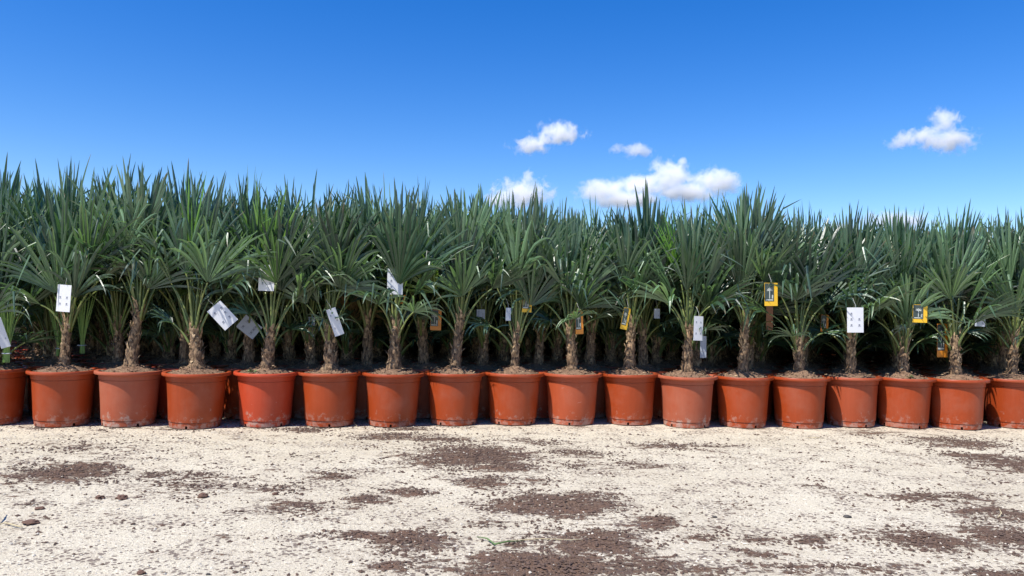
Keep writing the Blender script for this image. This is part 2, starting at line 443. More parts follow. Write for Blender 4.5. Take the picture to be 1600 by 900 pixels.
def place_palm(meshes, loc, rz, pot, soil, scale=1.0, pot_rot=0, tall=1.0):
    root = empty('potted_palm', loc, rz); rt = random.Random(int(loc[0] * 1000)); root.rotation_euler = (rt.uniform(-.012, .012), rt.uniform(-.012, .012), rz); root.scale = (scale, scale, scale * tall)
    pb, pr = POT_M[pot]
    p = obj('pot', pb, root); p.rotation_euler = (0, 0, pot_rot); obj('rim', pr, p)
    so_ = obj('soil', SOILS[soil % 5], root); so_.rotation_euler = (0, 0, soil * 1.7 + loc[0])
    for nm, me, sub in meshes:
        c = obj(nm, me, root)
        for n2, m2 in sub:
            q = obj(n2, m2, c)
            if n2 == 'leaf_base': q['kind'] = 'stuff'
    return root

# front row, left to right: centre px, foot px, trunk px at its top, crown height, thickness ...
FRONT = [
 # px, foot, H, th, r0, r1, leanpx, pot, notch, label, extra
 (-4, 665, 1.84, .10, .040, .034, 4, 'plain', 10, 'fan palm in the pot cut off by the left edge of the photo', dict(low=2)),
 (104, 667, 1.96, .30, .044, .030, 5, 'plain', -8, 'tall fan palm with twin green stalks and white card, in the leftmost whole pot', dict(broken=.2, wide=1.2)),
 (207, 667, 1.97, .40, .058, .036, 9, 'dusty', 14, 'fan palm with right leaning trunk in a dusty faded pot with a long scratch', dict(wide=.9, broken=.15)),
 (311, 670, 1.90, .27, .066, .040, -6, 'plain', 0, 'fan palm beside the white card tilted like a diamond, its trunk shaggy and stout', dict(young=(3,), wide=.9, low=1)),
 (420, 667, 1.80, .26, .056, .040, 6, 'red', -6, 'fan palm in the brightest red pot, with white scuffs round its foot', dict(young=(2,), wide=1.05, low=2)),
 (520, 667, 1.78, .26, .068, .040, -4, 'plain', -20, 'fan palm with very thick stubby trunk and a narrow twisted white card', dict(wide=.95, broken=.05, flare=1.4, low=1)),
 (617, 667, 1.93, .31, .064, .036, 0, 'plain', 3, 'fan palm with flared stubbled trunk under a large white card half hidden by a fan', dict(wide=1.1, low=1)),
 (713, 665, 1.88, .36, .054, .036, 6, 'plain', -2, 'fan palm with straight half shaded trunk, a second thin trunk to its left', dict(young=(11,), wide=1.0, droop=.25, low=1)),
 (805, 664, 1.87, .26, .040, .030, 2, 'plain', 20, 'slender fan palm left of the yellow picture tag, with a thin light brown trunk', dict(wide=.8, low=2)),
 (896, 664, 1.74, .33, .050, .040, -5, 'scuff', -12, 'fan palm with blackish strap shadows across its trunk beside an orange picture tag', dict(wide=1.15, low=3, broken=.22)),
 (986, 664, 1.75, .35, .056, .034, 4, 'plain', 16, 'fan palm with pale stubbly trunk rising behind a small yellow and white tag', dict(wide=1.15, broken=.04)),
 (1075, 668, 1.78, .30, .050, .036, 2, 'dusty', 6, 'fan palm in a dusty faded pot, a bluish white card right of its trunk', dict(wide=1.2, low=1, young=(2,))),
 (1162, 668, 1.96, .42, .042, .034, 4, 'plain', 15, 'fan palm with the tallest upright spears and a long thin bare trunk', dict(wide=.8, droop=.15)),
 (1250, 669, 1.76, .26, .048, .034, -2, 'plain', 4, 'sparse leaning fan palm with long drooping strap leaves reaching to its soil', dict(wide=1.3, low=3, broken=.3)),
 (1331, 667, 1.80, .26, .052, .036, 0, 'scuff', -18, 'fan palm with banded short trunk under the brightest clean white card', dict(wide=1.1, low=1)),
 (1412, 669, 1.76, .24, .050, .032, 2, 'plain', 12, 'fan palm with short trunk at the left side of the striped yellow picture tag', dict(wide=1.1, low=2)),
 (1495, 671, 1.78, .30, .052, .036, -2, 'plain', 10, 'fan palm with shaded trunk whose leaf shadows fall like fingers down the pot', dict(wide=1.15, young=(3,), low=3, droop=.45)),
 (1582, 669, 1.78, .30, .050, .032, 4, 'plain', -4, 'fan palm in the rightmost pot, cut off by the right edge of the photo', dict(wide=1.1, low=2)),
]
front_xy = []
for i, (px, fy, H, th, r0, r1, lp, pot, nrot, lab, ex) in enumerate(FRONT):
    g = on_ground(px, fy); d = g.y + .17
    x = (px - 800) / F * d
    ms = palm_build(100 + i, H=H, th=th + .05, r0=r0 * .85, r1=r1 * .78, front=True, n=14, **({'low': 0} if 'low' not in ex else {}), lean=(lp / F * d, random.Random(i).uniform(-.02, .02)), **ex)
    o = place_palm(ms, (x, d, 0), 0, pot, i, 1.0, R(nrot - 90 + 60 * (i % 3)))
    tag(o, lab, 'potted palm', 'potted fan palms of the front row')
    front_xy.append((x, d))
# the front row goes on out of the frame on both sides
step = (Vector(front_xy[-1]) - Vector(front_xy[0])) / 17
# ------------------------------------------------------------ rows behind
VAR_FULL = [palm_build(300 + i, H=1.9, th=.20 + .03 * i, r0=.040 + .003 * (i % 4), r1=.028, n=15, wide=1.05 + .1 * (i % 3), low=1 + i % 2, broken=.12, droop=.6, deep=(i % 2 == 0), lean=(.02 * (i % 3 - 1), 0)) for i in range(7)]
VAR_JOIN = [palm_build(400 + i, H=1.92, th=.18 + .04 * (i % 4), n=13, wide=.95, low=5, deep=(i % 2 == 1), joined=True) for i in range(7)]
a0 = Vector(front_xy[0]); rng = random.Random(77)
row_lab = {1: None}
gapnames = ['the leftmost whole pot', 'the dusty scratched pot', 'the pot beside the diamond tilted card', 'the brightest red pot', 'the pot of the thick stubby trunk',
            'the pot under the large half hidden card', 'the pot of the half shaded straight trunk', 'the pot of the slender light trunk', 'the pot with strap shadows on its trunk',
            'the pot of the pale stubbly trunk', 'the dusty pot with the bluish card', 'the pot with the tallest spears', 'the pot with drooping straps', 'the pot under the brightest card',
            'the pot by the striped yellow tag', 'the pot with finger shaped shadows', 'the rightmost pot']
far_spots = []
perp = Vector((-step.y, step.x)).normalized()
for row in range(1, 23):
    ext = 2 + row
    half = .5 if row % 2 else 0
    for c in range(-ext, 18 + ext):
        fc = c + half
        if fc < 0: base = Vector(front_xy[0]) + step * fc
        elif fc >= 17: base = Vector(front_xy[-1]) + step * (fc - 17)
        else:
            i0 = int(fc); base = Vector(front_xy[i0]).lerp(Vector(front_xy[i0 + 1]), fc - i0)
        p = base + perp * (.415 * row) + Vector((rng.uniform(-.02, .02), rng.uniform(-.015, .02))) * (1 if row < 4 else 4)
        if row == 1 and .0 < 0: continue
        # leave out what the frame never shows
        if abs(p.x / p.y) > .74: continue
        upx = 800 + p.x / p.y * F
        if row > 9:
            far_spots.append((p.x, p.y, rng.uniform(0, 6.28), 1 + .07 * max(0, min(1, (600 - upx) / 500)) + rng.uniform(-.05, .04))); continue
        left = max(0, min(1, (600 - upx) / 500))
        mid = max(0, 1 - abs(upx - 640) / 300)
        tall = 1.0 + .07 * left + .02 * mid + rng.uniform(-.05, .045)
        if upx > 900: tall -= .0
        ms = rng.choice(VAR_FULL) if row <= 1 else rng.choice(VAR_JOIN)
        pot = rng.choice(['plain', 'plain', 'plain', 'dusty', 'scuff', 'red'])
        # only the palm part grows: the pot keeps its height through a child-level scale
        o = place_palm(ms, (p.x, p.y, 0), rng.uniform(0, 6.28), pot, rng.randrange(5), 1.0, rng.uniform(0, 6.28))
        for ch in o.children:
            if ch.name.split('.')[0] in ('frond', 'trunk'):
                ch.scale = (1, 1, tall); ch.location = (0, 0, -.40 * (tall - 1))
        if row == 1 and 0 <= fc < 17 and 0 <= c < 17:
            tag(o, 'second row fan palm, right of ' + gapnames[c - 1] if c > 0 else 'second row fan palm in shade, right of the pot cut by the left edge', 'potted palm', 'potted fan palms of the second row')
        elif row == 1:
            tag(o, 'fan palm of the second row at the very edge of the photo', 'potted palm', 'potted fan palms of the second row')
        elif row == 2: tag(o, 'fan palm of the third row, mostly hidden in the dark behind the front palms', 'potted palm', 'potted fan palms of the third row')
        else: tag(o, 'fan palm deep in the block, only its pointed leaf tips showing against the sky', 'potted palm', 'potted fan palms deep in the block')
# the last rows read as one mass: joined geometry
FAR = []
for i in range(3):
    b_ = MB(); rr_ = random.Random(500 + i)
    tmb, hmb, top = trunk_build(rr_, .3, .05, .034, (0, 0), stubs=0); nt_ = len(tmb.f); b_.add(tmb.v, tmb.f)
    for q in range(10):
        t = q / 7 if q < 8 else 1.6; az = q * 2.4 + rr_.uniform(-.3, .3)
        bl, st = frond(rr_, top, az, R(2 + 20 * t), R(4 + 55 * t), .5 - .12 * t, .6 - .08 * t, R(60 + 50 * t), 10, rr_.uniform(-.5, .5), .2, .3, .1, 1.1)
        b_.add(bl.v, bl.f, bl.tone, bl.tip); b_.add(st.v, st.f)
    lathe(b_, [(.17, 0), (.235, .38), (.235, .40), (.001, .43)], 12)
    FAR.append((b_, nt_))
far = MB(); trunk_faces = []
for q, (x, y, a, sc) in enumerate(far_spots):
    b_, nt_ = FAR[q % 3]; ca, sa = math.cos(a), math.sin(a); f0 = len(far.f)
    far.add([(x + v.x * ca - v.y * sa, y + v.x * sa + v.y * ca, v.z * sc) for v in b_.v], b_.f, b_.tone, b_.tip)
    trunk_faces.append((f0, f0 + nt_))
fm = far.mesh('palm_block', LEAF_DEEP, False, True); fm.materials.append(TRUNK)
mi = np.zeros(len(fm.polygons), dtype=np.int32)
for a_, b_ in trunk_faces: mi[a_:b_] = 1
fm.polygons.foreach_set('material_index', mi)
tag(obj('palm_block', fm), 'rearmost rows of fan palms reading as one dark green mass', 'palms', kind='stuff')
# front row beyond both edges
for k_, base in ((-1, front_xy[0]), (-2, front_xy[0]), (1, front_xy[-1]), (2, front_xy[-1])):
    p = Vector(base) + step * k_
    o = place_palm(VAR_FULL[k_ % 7], (p.x, p.y, 0), k_ * 1.3, 'plain', k_ % 5)
    tag(o, 'fan palm of the front row standing past the ' + ('left' if k_ < 0 else 'right') + ' edge of the photo', 'potted palm', 'potted fan palms of the front row')

# ------------------------------------------------------------ tags hanging in the palms
def quad_box(mb, w, h, t, x0=0, z0=0, y0=0, bend=0):
    """thin sheet lying in XZ, centred at x0,z0"""
    n = 5; vs = []; fs = []
    for i in range(n + 1):
        x = -w / 2 + w * i / n; yb = bend * ((x + x0) ** 2) / .01
        for (dz, dy) in ((-h / 2, -t / 2), (h / 2, -t / 2), (h / 2, t / 2), (-h / 2, t / 2)):
            vs.append((x + x0, y0 + yb + dy, z0 + dz))
    for i in range(n):
        b = i * 4
        for j in range(4): fs.append((b + j, b + (j + 1) % 4, b + 4 + (j + 1) % 4, b + 4 + j))
    fs += [(3, 2, 1, 0), tuple(n * 4 + j for j in range(4))]
    mb.add(vs, fs)
def hang(px, py, d, wpx, hpx, rot, yaw, kind, label):
    c = at_depth(px, py, d); w = wpx / F * d; h = hpx / F * d
    t = empty('plant_tag', c); t.rotation_euler = (0, R(rot), R(yaw))
    mat = {'white': CARD, 'dim': CARD_SHADE_GREY, 'yellow': YELLOW, 'orange': ORANGE, 'brown': BROWN_CARD}[kind]
    mb = MB(); quad_box(mb, w, h, .0012, bend=.004); obj('card', mb.mesh('card', mat), t)
    s = MB(); tube(s, [(0, 0, h / 2 - .008), (.004, .006, h / 2 + .02), (-.004, .02, h / 2 + .055), (.0, .045, h / 2 + .075)], [.0013] * 4, 4); obj('tie', s.mesh('tie', STRING), t)
    r = random.Random(int(px * 7))
    if kind in ('white', 'dim'):
        for (gx, gz) in ((-.24, .26), (.24, .26), (-.24, .04), (.24, .04), (-.24, -.2), (.24, -.2)):
            if r.random() < .25: continue
            q = MB(); ww = w * .10; quad_box(q, ww, ww, .0006, gx * w, gz * h, -.0012, .004); 
            quad_box(q, ww * 1.7, ww * .18, .0006, gx * w, gz * h - ww * .9, -.0012, .004)
            obj('printed_symbol', q.mesh('printed_symbol', INK), t)
    elif kind in ('yellow', 'orange'):
        q = MB(); quad_box(q, w * .70, h * .78, .0008, -w * .13, h * .09, -.0014, .004); obj('dark_picture', q.mesh('dark_picture', PRINT_DARK), t)
        q = MB(); quad_box(q, w * .055, h * .36, .0006, -w * .12, .0, -.0024, .004)
        quad_box(q, w * .10, h * .16, .0006, w * .10, -.10 * h, -.0024, .004)
        quad_box(q, w * .55, h * .05, .0006, -w * .13, -h * .24, -.0024, .004)
        for k in range(7):
            a = R(-96 + 32 * k); 
            cx, cz = -w * .12, h * .17; ex_, ez_ = cx + math.sin(a) * w * .27, cz + math.cos(a) * h * .15; px_, pz_ = math.cos(a) * w * .03, -math.sin(a) * w * .03
            q.add([(cx, -.0026, cz), ((cx + ex_) / 2 + px_, -.0028, (cz + ez_) / 2 + pz_), (ex_, -.0026, ez_), ((cx + ex_) / 2 - px_, -.0028, (cz + ez_) / 2 - pz_)], [(0, 1, 2, 3)])
        obj('white_picture_detail', q.mesh('white_picture_detail', PRINT_WHITE), t)
    tag(t, label, 'plant tag', 'care cards hanging in the palms'); return t
TAGS = [
 (100, 466, 5.50, 25, 42, 3, -12, 'white', 'white card with printed symbols hanging beside the leftmost trunk, corner crossed by a stalk'),
 (349, 493, 5.66, 26, 40, -43, 10, 'white', 'shiny white card tilted like a diamond right of a shaggy trunk'),
 (416, 434, 5.70, 24, 41, 1, 4, 'white', 'upright white card above the bright red pot, half behind a small fan leaf'),
 (525, 503, 5.72, 15, 44, -20, 25, 'white', 'narrow twisted white card leaning left over the thickest trunk'),
 (617, 440, 5.83, 24, 40, 0, 6, 'white', 'large white card half hidden by a fan leaf, above a flared stubbly trunk'),
 (1092, 513, 5.98, 17, 38, 2, 22, 'white', 'bluish white card at the right of a trunk over the right hand dusty pot'),
 (1337, 500, 6.00, 25, 39, -1, -3, 'white', 'clean bright white card facing the camera, highest contrast on the right side'),
 (4, 520, 5.50, 13, 48, -18, 30, 'white', 'white card slanting in at the left edge of the photo'),
 (391, 511, 6.10, 32, 24, 38, 8, 'dim', 'white card coloured as if shaded, tilted right of the diamond tilted card'),
 (486, 510, 6.25, 14, 30, 3, 8, 'dim', 'white card coloured as if shaded, left of the thickest trunk'),
 (752, 491, 6.35, 13, 15, 0, 0, 'dim', 'small white card coloured as shaded, between the half shaded trunk and the slender one'),
 (795, 491, 6.00, 9, 20, 0, 30, 'dim', 'narrow white card coloured as shaded, hanging just left of the slender light trunk'),
 (1027, 490, 6.45, 9, 15, 0, 0, 'dim', 'tiny white card coloured as shaded, between the pale stubbly trunk and the dusty pot'),
 (1100, 542, 6.40, 10, 34, 0, 8, 'dim', 'white card coloured as if shaded, directly below the bluish white one'),
 (1532, 501, 6.35, 16, 18, 2, 0, 'dim', 'white card coloured as if shaded, high between the two rightmost trunks'),
 (233, 432, 5.85, 15, 30, 4, -10, 'brown', 'dull brown card high in the leaves above the right leaning trunk'),
 (824, 474, 6.1, 15, 28, 2, 8, 'yellow', 'yellow picture tag just right of the slender light trunk'),
 (906, 504, 6.08, 13, 36, -3, 18, 'orange', 'orange picture tag hanging against the trunk with strap shadows'),
 (978, 498, 6.10, 12, 34, 12, 20, 'yellow', 'small yellow and white picture tag slanting in front of the pale stubbly trunk'),
 (1205, 460, 5.94, 21, 36, -1, 4, 'yellow', 'brightest yellow picture tag with a white figure, right of the tallest palm'),
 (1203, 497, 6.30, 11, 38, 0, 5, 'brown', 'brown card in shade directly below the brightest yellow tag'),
 (1438, 490, 6.12, 22, 28, 1, -4, 'yellow', 'yellow picture tag striped by leaf shadows'),
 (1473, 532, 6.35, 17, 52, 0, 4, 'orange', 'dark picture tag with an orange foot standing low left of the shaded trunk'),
 (682, 500, 6.30, 17, 32, 1, 4, 'orange', 'dark picture tag with orange foot left of the second thin trunk'),
 (628, 468, 6.20, 12, 14, 0, 0, 'orange', 'small orange tag under the large half hidden white card'),
 (1289, 505, 6.45, 12, 26, 2, 0, 'orange', 'small reddish picture tag in shade right of the sparse leaning palm'),
]
for a in TAGS: hang(*a)

# bundles of green stalks tied at the foot, seen low between the pots at left
def bundle(px, py, d, hpx, label, n=26, seed=1):
    r = random.Random(seed); c = at_depth(px, py, d); t = empty('stalk_bundle', c); h = hpx / F * d
    mb = MB()
    for i in range(n):
        a = r.uniform(0, 6.28); s = r.uniform(0, .026); e = s * 3 + r.uniform(0, .06)
        tube(mb, [(s * math.cos(a), s * math.sin(a), 0), (s * .8 * math.cos(a), s * .8 * math.sin(a), h * .2), (e * math.cos(a) * .5, e * math.sin(a) * .5, h * .6), (e * math.cos(a), e * math.sin(a), h * r.uniform(.85, 1.1))], [.0055, .005, .004, .002], 4)
    obj('stalks', mb.mesh('stalks', BUNDLE_M), t)
    b = MB(); tube(b, [(.03 * math.cos(k * .52), .03 * math.sin(k * .52), h * .14) for k in range(13)], [.004] * 13, 4, False); obj('band', b.mesh('band', CARD_SHADE_GREY), t)
    tag(t, label, 'stalk bundle', 'bundled green leaf stalks')
BUNDLE_M = plain('fresh_green_stalk', (.20, .34, .07), .5, .25, 30)
bundle(14, 566, 5.62, 100, 'bundle of bright green stalks standing in the pot cut by the left edge', seed=2)
bundle(97, 556, 5.95, 85, 'bundle of green stalks left of the twin stemmed palm', seed=3)
bundle(131, 552, 5.95, 90, 'bundle of green stalks right of the twin stemmed palm', n=16, seed=4)
bundle(184, 548, 6.1, 80, 'thin bundle of green stalks in shade left of the right leaning trunk', n=12, seed=5)

# ------------------------------------------------------------ the ground
PATCH = [  # px, py, half width, half height, strength: earth spilled on the pale yard
 (110,736,78,14,1.1),(255,737,34,6,.8),(325,741,55,7,.65),(180,710,60,10,.35),(300,755,80,10,.5),(165,660,60,8,.3),
 (745,712,80,17,1.15),(800,728,50,9,1.),(690,722,40,8,.8),(620,680,62,7,.7),(690,687,60,6,.75),(640,668,40,6,.7),(755,750,40,8,.85),(650,765,45,6,.8),(572,779,27,10,1.),
 (880,785,88,17,1.15),(820,790,50,10,.9),(960,792,40,8,.7),(1038,815,30,10,.9),(1000,828,40,5,.7),(940,845,72,20,1.15),(650,845,52,19,1.1),(560,832,60,7,.8),(870,885,120,26,1.3),(1000,880,80,16,1.),
 (1100,890,50,12,.7),(800,850,40,8,.6),(1110,833,35,8,.7),(1185,838,36,6,.8),(1450,843,66,14,1.2),(1582,838,52,19,1.2),(1470,775,70,7,.95),(1560,799,55,9,1.05),(1562,720,52,14,.95),
 (1500,690,62,9,.75),(1380,675,50,5,.6),(640,880,55,9,.8),(525,741,40,7,.85),(470,790,55,10,.7),(1270,838,55,8,.75),(1340,880,70,9,.65),(1570,893,60,8,.9),(905,705,50,7,.7),(850,690,45,5,.6),
 (1070,695,80,5,.55),(480,670,38,5,.8),(60,812,16,5,.8),(55,786,20,5,.6),(420,760,70,10,.5),(1270,757,25,6,.5),(1130,780,60,12,.2),(840,750,50,8,.5),(1240,880,70,10,.5),(240,655,50,6,.4),(1180,860,50,10,.5),
 (770,815,50,8,.45),(120,700,70,12,.4),(900,725,60,9,.5),(1010,725,60,7,.45)]
PP = []
for x_, d_ in front_xy: PP.append((x_, d_ - .17, .20, .07, .42))
for px, py, rx, ry, s in PATCH:
    if py > 897: py = 897
    g = on_ground(px, py); g1 = on_ground(px + rx, py); ga = on_ground(px, py - ry); gb = on_ground(px, py + ry)
    PP.append((g.x, (ga.y + gb.y) / 2, abs(g1.x - g.x), abs(ga.y - gb.y) / 2, s))
PPA = np.array(PP)
def soil_amount(X, Y):
    X = np.asarray(X); Y = np.asarray(Y); m = np.zeros_like(X)
    for x, y, rx, ry, s in PP:
        q = ((X - x) / rx) ** 2 + ((Y - y) / ry) ** 2
        m = np.maximum(m, s * np.exp(-q * .75))
    return m
def axis(lo, hi, st, far):
    a = list(np.arange(lo, hi + 1e-6, st)); 
    s = st; v = lo
    neg = []
    while v > -far: s *= 1.35; v -= s; neg.append(v)
    s = st; v = hi; pos = []
    while v < far: s *= 1.35; v += s; pos.append(v)
    return np.array(neg[::-1] + a + pos)
gx = axis(-4.6, 4.6, .025, 900); gy = axis(1.9, 7.2, .025, 900)
GX, GY = np.meshgrid(gx, gy); nx, ny = len(gx), len(gy)
SA = soil_amount(GX, GY)
Z = np.zeros_like(GX)
for j in range(ny):
    for i in range(nx):
        x, y = GX[j, i], GY[j, i]
        if -5 < x < 5 and 1.5 < y < 8:
            v = noise.noise((x * 1.3, y * 1.3, 0)) * .010 + noise.noise((x * 7, y * 7, 3)) * .0035 + noise.noise((x * 24, y * 24, 5)) * .003
            Z[j, i] = v * (1 if y < 5.0 else max(.25, 1 - (y - 5.0) * 1.5))
Z = Z + np.clip(SA - .45, 0, .5) * .010 - .004
co = np.stack([GX, GY, Z], -1).reshape(-1, 3)
idx = np.arange(nx * ny).reshape(ny, nx)
quads = np.stack([idx[:-1, :-1], idx[:-1, 1:], idx[1:, 1:], idx[1:, :-1]], -1).reshape(-1, 4)
me = bpy.data.meshes.new('ground'); me.vertices.add(len(co)); me.vertices.foreach_set('co', co.ravel())
me.loops.add(quads.size); me.loops.foreach_set('vertex_index', quads.ravel()); me.polygons.add(len(quads))
me.polygons.foreach_set('loop_start', np.arange(0, quads.size, 4)); me.update(calc_edges=True)
me.polygons.foreach_set('use_smooth', [True] * len(quads))
a = me.attributes.new('spill', 'FLOAT', 'POINT'); a.data.foreach_set('value', SA.ravel())
def ground_material():
    m, nt, p, o = new_mat('pale_compacted_grit')
    g = N(nt, 'ShaderNodeNewGeometry'); P = g.outputs['Position']
    at = N(nt, 'ShaderNodeAttribute', attribute_name='spill')
    big = noise_tex(nt, P, .9, 4); mid = noise_tex(nt, P, 4.5, 5, .6); fine = noise_tex(nt, P, 55, 5, .7); grain = noise_tex(nt, P, 150, 4, .7)
    c = mix_col(nt, ramp(nt, big, .35, .68), (.58, .515, .385), (.68, .62, .48))
    c = mix_col(nt, math_node(nt, 'MULTIPLY', ramp(nt, mid, .52, .74), .55), c, (.47, .395, .30))
    c = mix_col(nt, math_node(nt, 'MULTIPLY', ramp(nt, grain, .45, .66), .62), c, (.26, .205, .155))
    c = mix_col(nt, math_node(nt, 'MULTIPLY', ramp(nt, fine, .52, .68), .75), c, (.80, .73, .60))
    # earth: spill attribute broken up by noise at three sizes
    mpn = N(nt, 'ShaderNodeMapping'); mpn.inputs['Scale'].default_value = (.55, 1, 1); nt.links.new(P, mpn.inputs[0])
    n_a = noise_tex(nt, mpn.outputs[0], 8, 5, .65, .8); n_b = noise_tex(nt, mpn.outputs[0], 38, 5, .72); n_c = noise_tex(nt, P, 95, 3, .7)
    e = math_node(nt, 'ADD', at.outputs['Fac'], math_node(nt, 'MULTIPLY', math_node(nt, 'SUBTRACT', n_a, .5), 2.8))
    e = math_node(nt, 'ADD', e, math_node(nt, 'MULTIPLY', math_node(nt, 'SUBTRACT', n_b, .5), 2.3))
    e = math_node(nt, 'ADD', e, math_node(nt, 'MULTIPLY', math_node(nt, 'SUBTRACT', n_c, .5), .9))
    c = mix_col(nt, math_node(nt, 'MULTIPLY', ramp(nt, e, .05, .75), .42), c, (.34, .26, .20))
    mask = ramp(nt, e, .48, .66)
    ec = mix_col(nt, ramp(nt, grain, .35, .7), (.050, .030, .020), (.28, .185, .13))
    ec = mix_col(nt, math_node(nt, 'MULTIPLY', ramp(nt, n_a, .5, .75), .3), ec, (.20, .10, .065))
    c = mix_col(nt, mask, c, ec)
    # lone dark specks everywhere
    vo = N(nt, 'ShaderNodeTexVoronoi', i_Scale=46.0, i_Randomness=1.0); nt.links.new(P, vo.inputs['Vector'])
    sp = math_node(nt, 'LESS_THAN', vo.outputs['Distance'], math_node(nt, 'MULTIPLY', ramp(nt, mid, .28, .62), .46))
    c = mix_col(nt, math_node(nt, 'MULTIPLY', sp, .8), c, (.13, .095, .080))
    nt.links.new(c, p.inputs['Base Color']); p.inputs['Roughness'].default_value = .95; p.inputs['Specular IOR Level'].default_value = .15
    h = math_node(nt, 'ADD', math_node(nt, 'MULTIPLY', fine, .6), math_node(nt, 'ADD', math_node(nt, 'MULTIPLY', grain, .3), math_node(nt, 'MULTIPLY', mask, .25)))
    bump(nt, h, p, .9, .02)
    return m
me.materials.append(ground_material())
ground = obj('ground', me); tag(ground, kind='structure')

OCT_F = [(0, 2, 4), (2, 1, 4), (1, 3, 4), (3, 0, 4), (2, 0, 5), (1, 2, 5), (3, 1, 5), (0, 3, 5)]
def zg(x, y):
    v = noise.noise((x * 1.3, y * 1.3, 0)) * .010 + noise.noise((x * 7, y * 7, 3)) * .0035 + noise.noise((x * 24, y * 24, 5)) * .003
    return v * (1 if y < 5.0 else max(.25, 1 - (y - 5.0) * 1.5)) - .004
def scatter(name, n, smin, smax, mat, seed, test, label, cat):
    r = np.random.RandomState(seed); mb = MB(); pr = random.Random(seed); k = 0
    X = r.uniform(-4.3, 4.3, n * 6); t = r.uniform(0, 1, n * 6); Y = 2.1 + 3.75 * t
    ok = np.abs(X / Y) < .72; X = X[ok]; Y = Y[ok]; A = soil_amount(X, Y)
    for x, y, am in zip(X, Y, A):
        if k >= n: break
        if not test(pr, x, y, am): continue
        k += 1; s = smin + (smax - smin) * pr.random() ** 3
        rot = pr.uniform(0, 6.28); c = Vector((x, y, zg(x, y) + s * .25 + max(0, am - .45) * .01))
        ax = Vector((math.cos(rot), math.sin(rot), pr.uniform(-.2, .2))) * s * pr.uniform(.9, 1.7); ay = Vector((-math.sin(rot), math.cos(rot), pr.uniform(-.2, .2))) * s * pr.uniform(.6, 1); az = Vector((pr.uniform(-.3, .3), pr.uniform(-.3, .3), 1)) * s * pr.uniform(.45, .8)
        mb.add([c + ax, c - ax, c + ay, c - ay, c + az, c - az], OCT_F)
    o = obj(name, mb.mesh(name, mat)); tag(o, label, cat, kind='stuff'); return o
def t_crumb(pr, x, y, am):
    q = am + noise.noise((x * 5, y * 9, 1)) * .5 + noise.noise((x * 17, y * 30, 4)) * .35
    return pr.random() < max(.012, min(1, (q - .12) * 1.6))
scatter('soil_crumbs', 26000, .0022, .011, CRUMB, 5, t_crumb, 'dark earth crumbs scattered over the pale yard in front of the pots', 'soil crumbs')
scatter('pale_gravel', 12000, .002, .008, GRIT, 6, lambda pr, x, y, am: pr.random() < .8 - am * .5, 'pale grit and small stones on the compacted yard', 'gravel')

# ------------------------------------------------------------ single clods, a stone, scraps
def lump(name, px, py, w, h, mat, label, cat, seed, flat=.5):
    import bmesh
    g = on_ground(px, py); r = w * .45 / F * g.y; bm = bmesh.new(); bmesh.ops.create_icosphere(bm, subdivisions=3, radius=1)
    o_ = Vector((seed * 5.3, seed, 0))
    for v in bm.verts:
        n_ = .88 + .40 * noise.noise(v.co * 1.6 + o_) + (.30 * noise.noise(v.co * 4.5 + o_) if name != 'stone' else 0)
        v.co = Vector((v.co.x * r * n_, v.co.y * r * .8 * n_, v.co.z * r * flat * n_))
    me = bpy.data.meshes.new(name); bm.to_mesh(me); bm.free(); me.materials.append(mat)
    o = obj(name, me); o.location = (g.x, g.y, zg(g.x, g.y) + r * flat * .55); tag(o, label, cat); return o
lump('earth_clod', 166, 776, 17, 8, CLOD, 'left clod of a close pair of brown earth clods, the smaller one', 'clod', 1)
lump('earth_clod', 200, 776, 21, 9, CLOD, 'right clod of a close pair of brown earth clods, the larger one', 'clod', 2)
lump('earth_clod', 326, 775, 20, 8, CLOD, 'lone brown earth clod below the dusty and the shaggy trunk pots', 'clod', 3)
lump('earth_clod', 60, 814, 28, 9, CLOD, 'flat reddish earth clod near the left edge beside dry straw', 'clod', 4, .35)
lump('earth_clod', 74, 792, 18, 6, CLOD, 'small dark flat clod just behind the reddish one at left', 'clod', 5, .35)
lump('earth_clod', 233, 893, 17, 8, CLOD, 'dark clod at the bottom edge in the left quarter', 'clod', 6)
lump('earth_clod', 438, 771, 12, 7, CLOD, 'small reddish clod on speckled ground in front of the bright red pot', 'clod', 7)
lump('stone', 1326, 804, 14, 7, STONE, 'smooth dark oval stone lying alone on clean pale ground at right', 'stone', 8, .45)
lump('stone', 337, 895, 9, 5, STONE, 'small dark stone at the bottom edge right of the dark clod', 'stone', 9, .5)
lump('stone', 1121, 804, 9, 5, STONE, 'small dark stone right of the dark earth streak on pale ground', 'stone', 10, .5)
def strips(name, specs, mat, label, cat, wd=.006):
    mb = MB()
    for pts in specs:
        W_ = []
        for i, (px, py, z) in enumerate(pts):
            g = on_ground(px, py); W_.append(Vector((g.x, g.y, zg(g.x, g.y) + .006 + z)))
        n_ = len(W_); tube(mb, W_, [wd * (1 - .7 * abs(2 * i / (n_ - 1) - 1)) for i in range(n_)], 5)
    o = obj(name, mb.mesh(name, mat, True)); tag(o, label, cat); return o
strips('leaf_scrap', [[(752, 838, 0), (768, 842, .006), (780, 850, .003), (800, 847, .007), (825, 843, .0)]], WEED, 'green palm leaf scrap curled on the ground by the dark earth at bottom centre', 'leaf scrap', .0045)
strips('leaf_scrap', [[(3, 819, 0), (20, 816, .006), (42, 821, .003), (48, 822, 0)]], DRY, 'dry straw stem lying flat at the left edge', 'straw', .004)
strips('straw', [[(8, 818, 0), (9, 808, .03), (8, 802, .05)]], DRY, 'short dry straw standing upright at the left edge', 'straw', .004)
strips('leaf_scrap', [[(1560, 806, 0), (1566, 803, .012), (1562, 800, .03)]], DRY, 'tiny pale straw on the dark earth patch at the right', 'straw', .003)
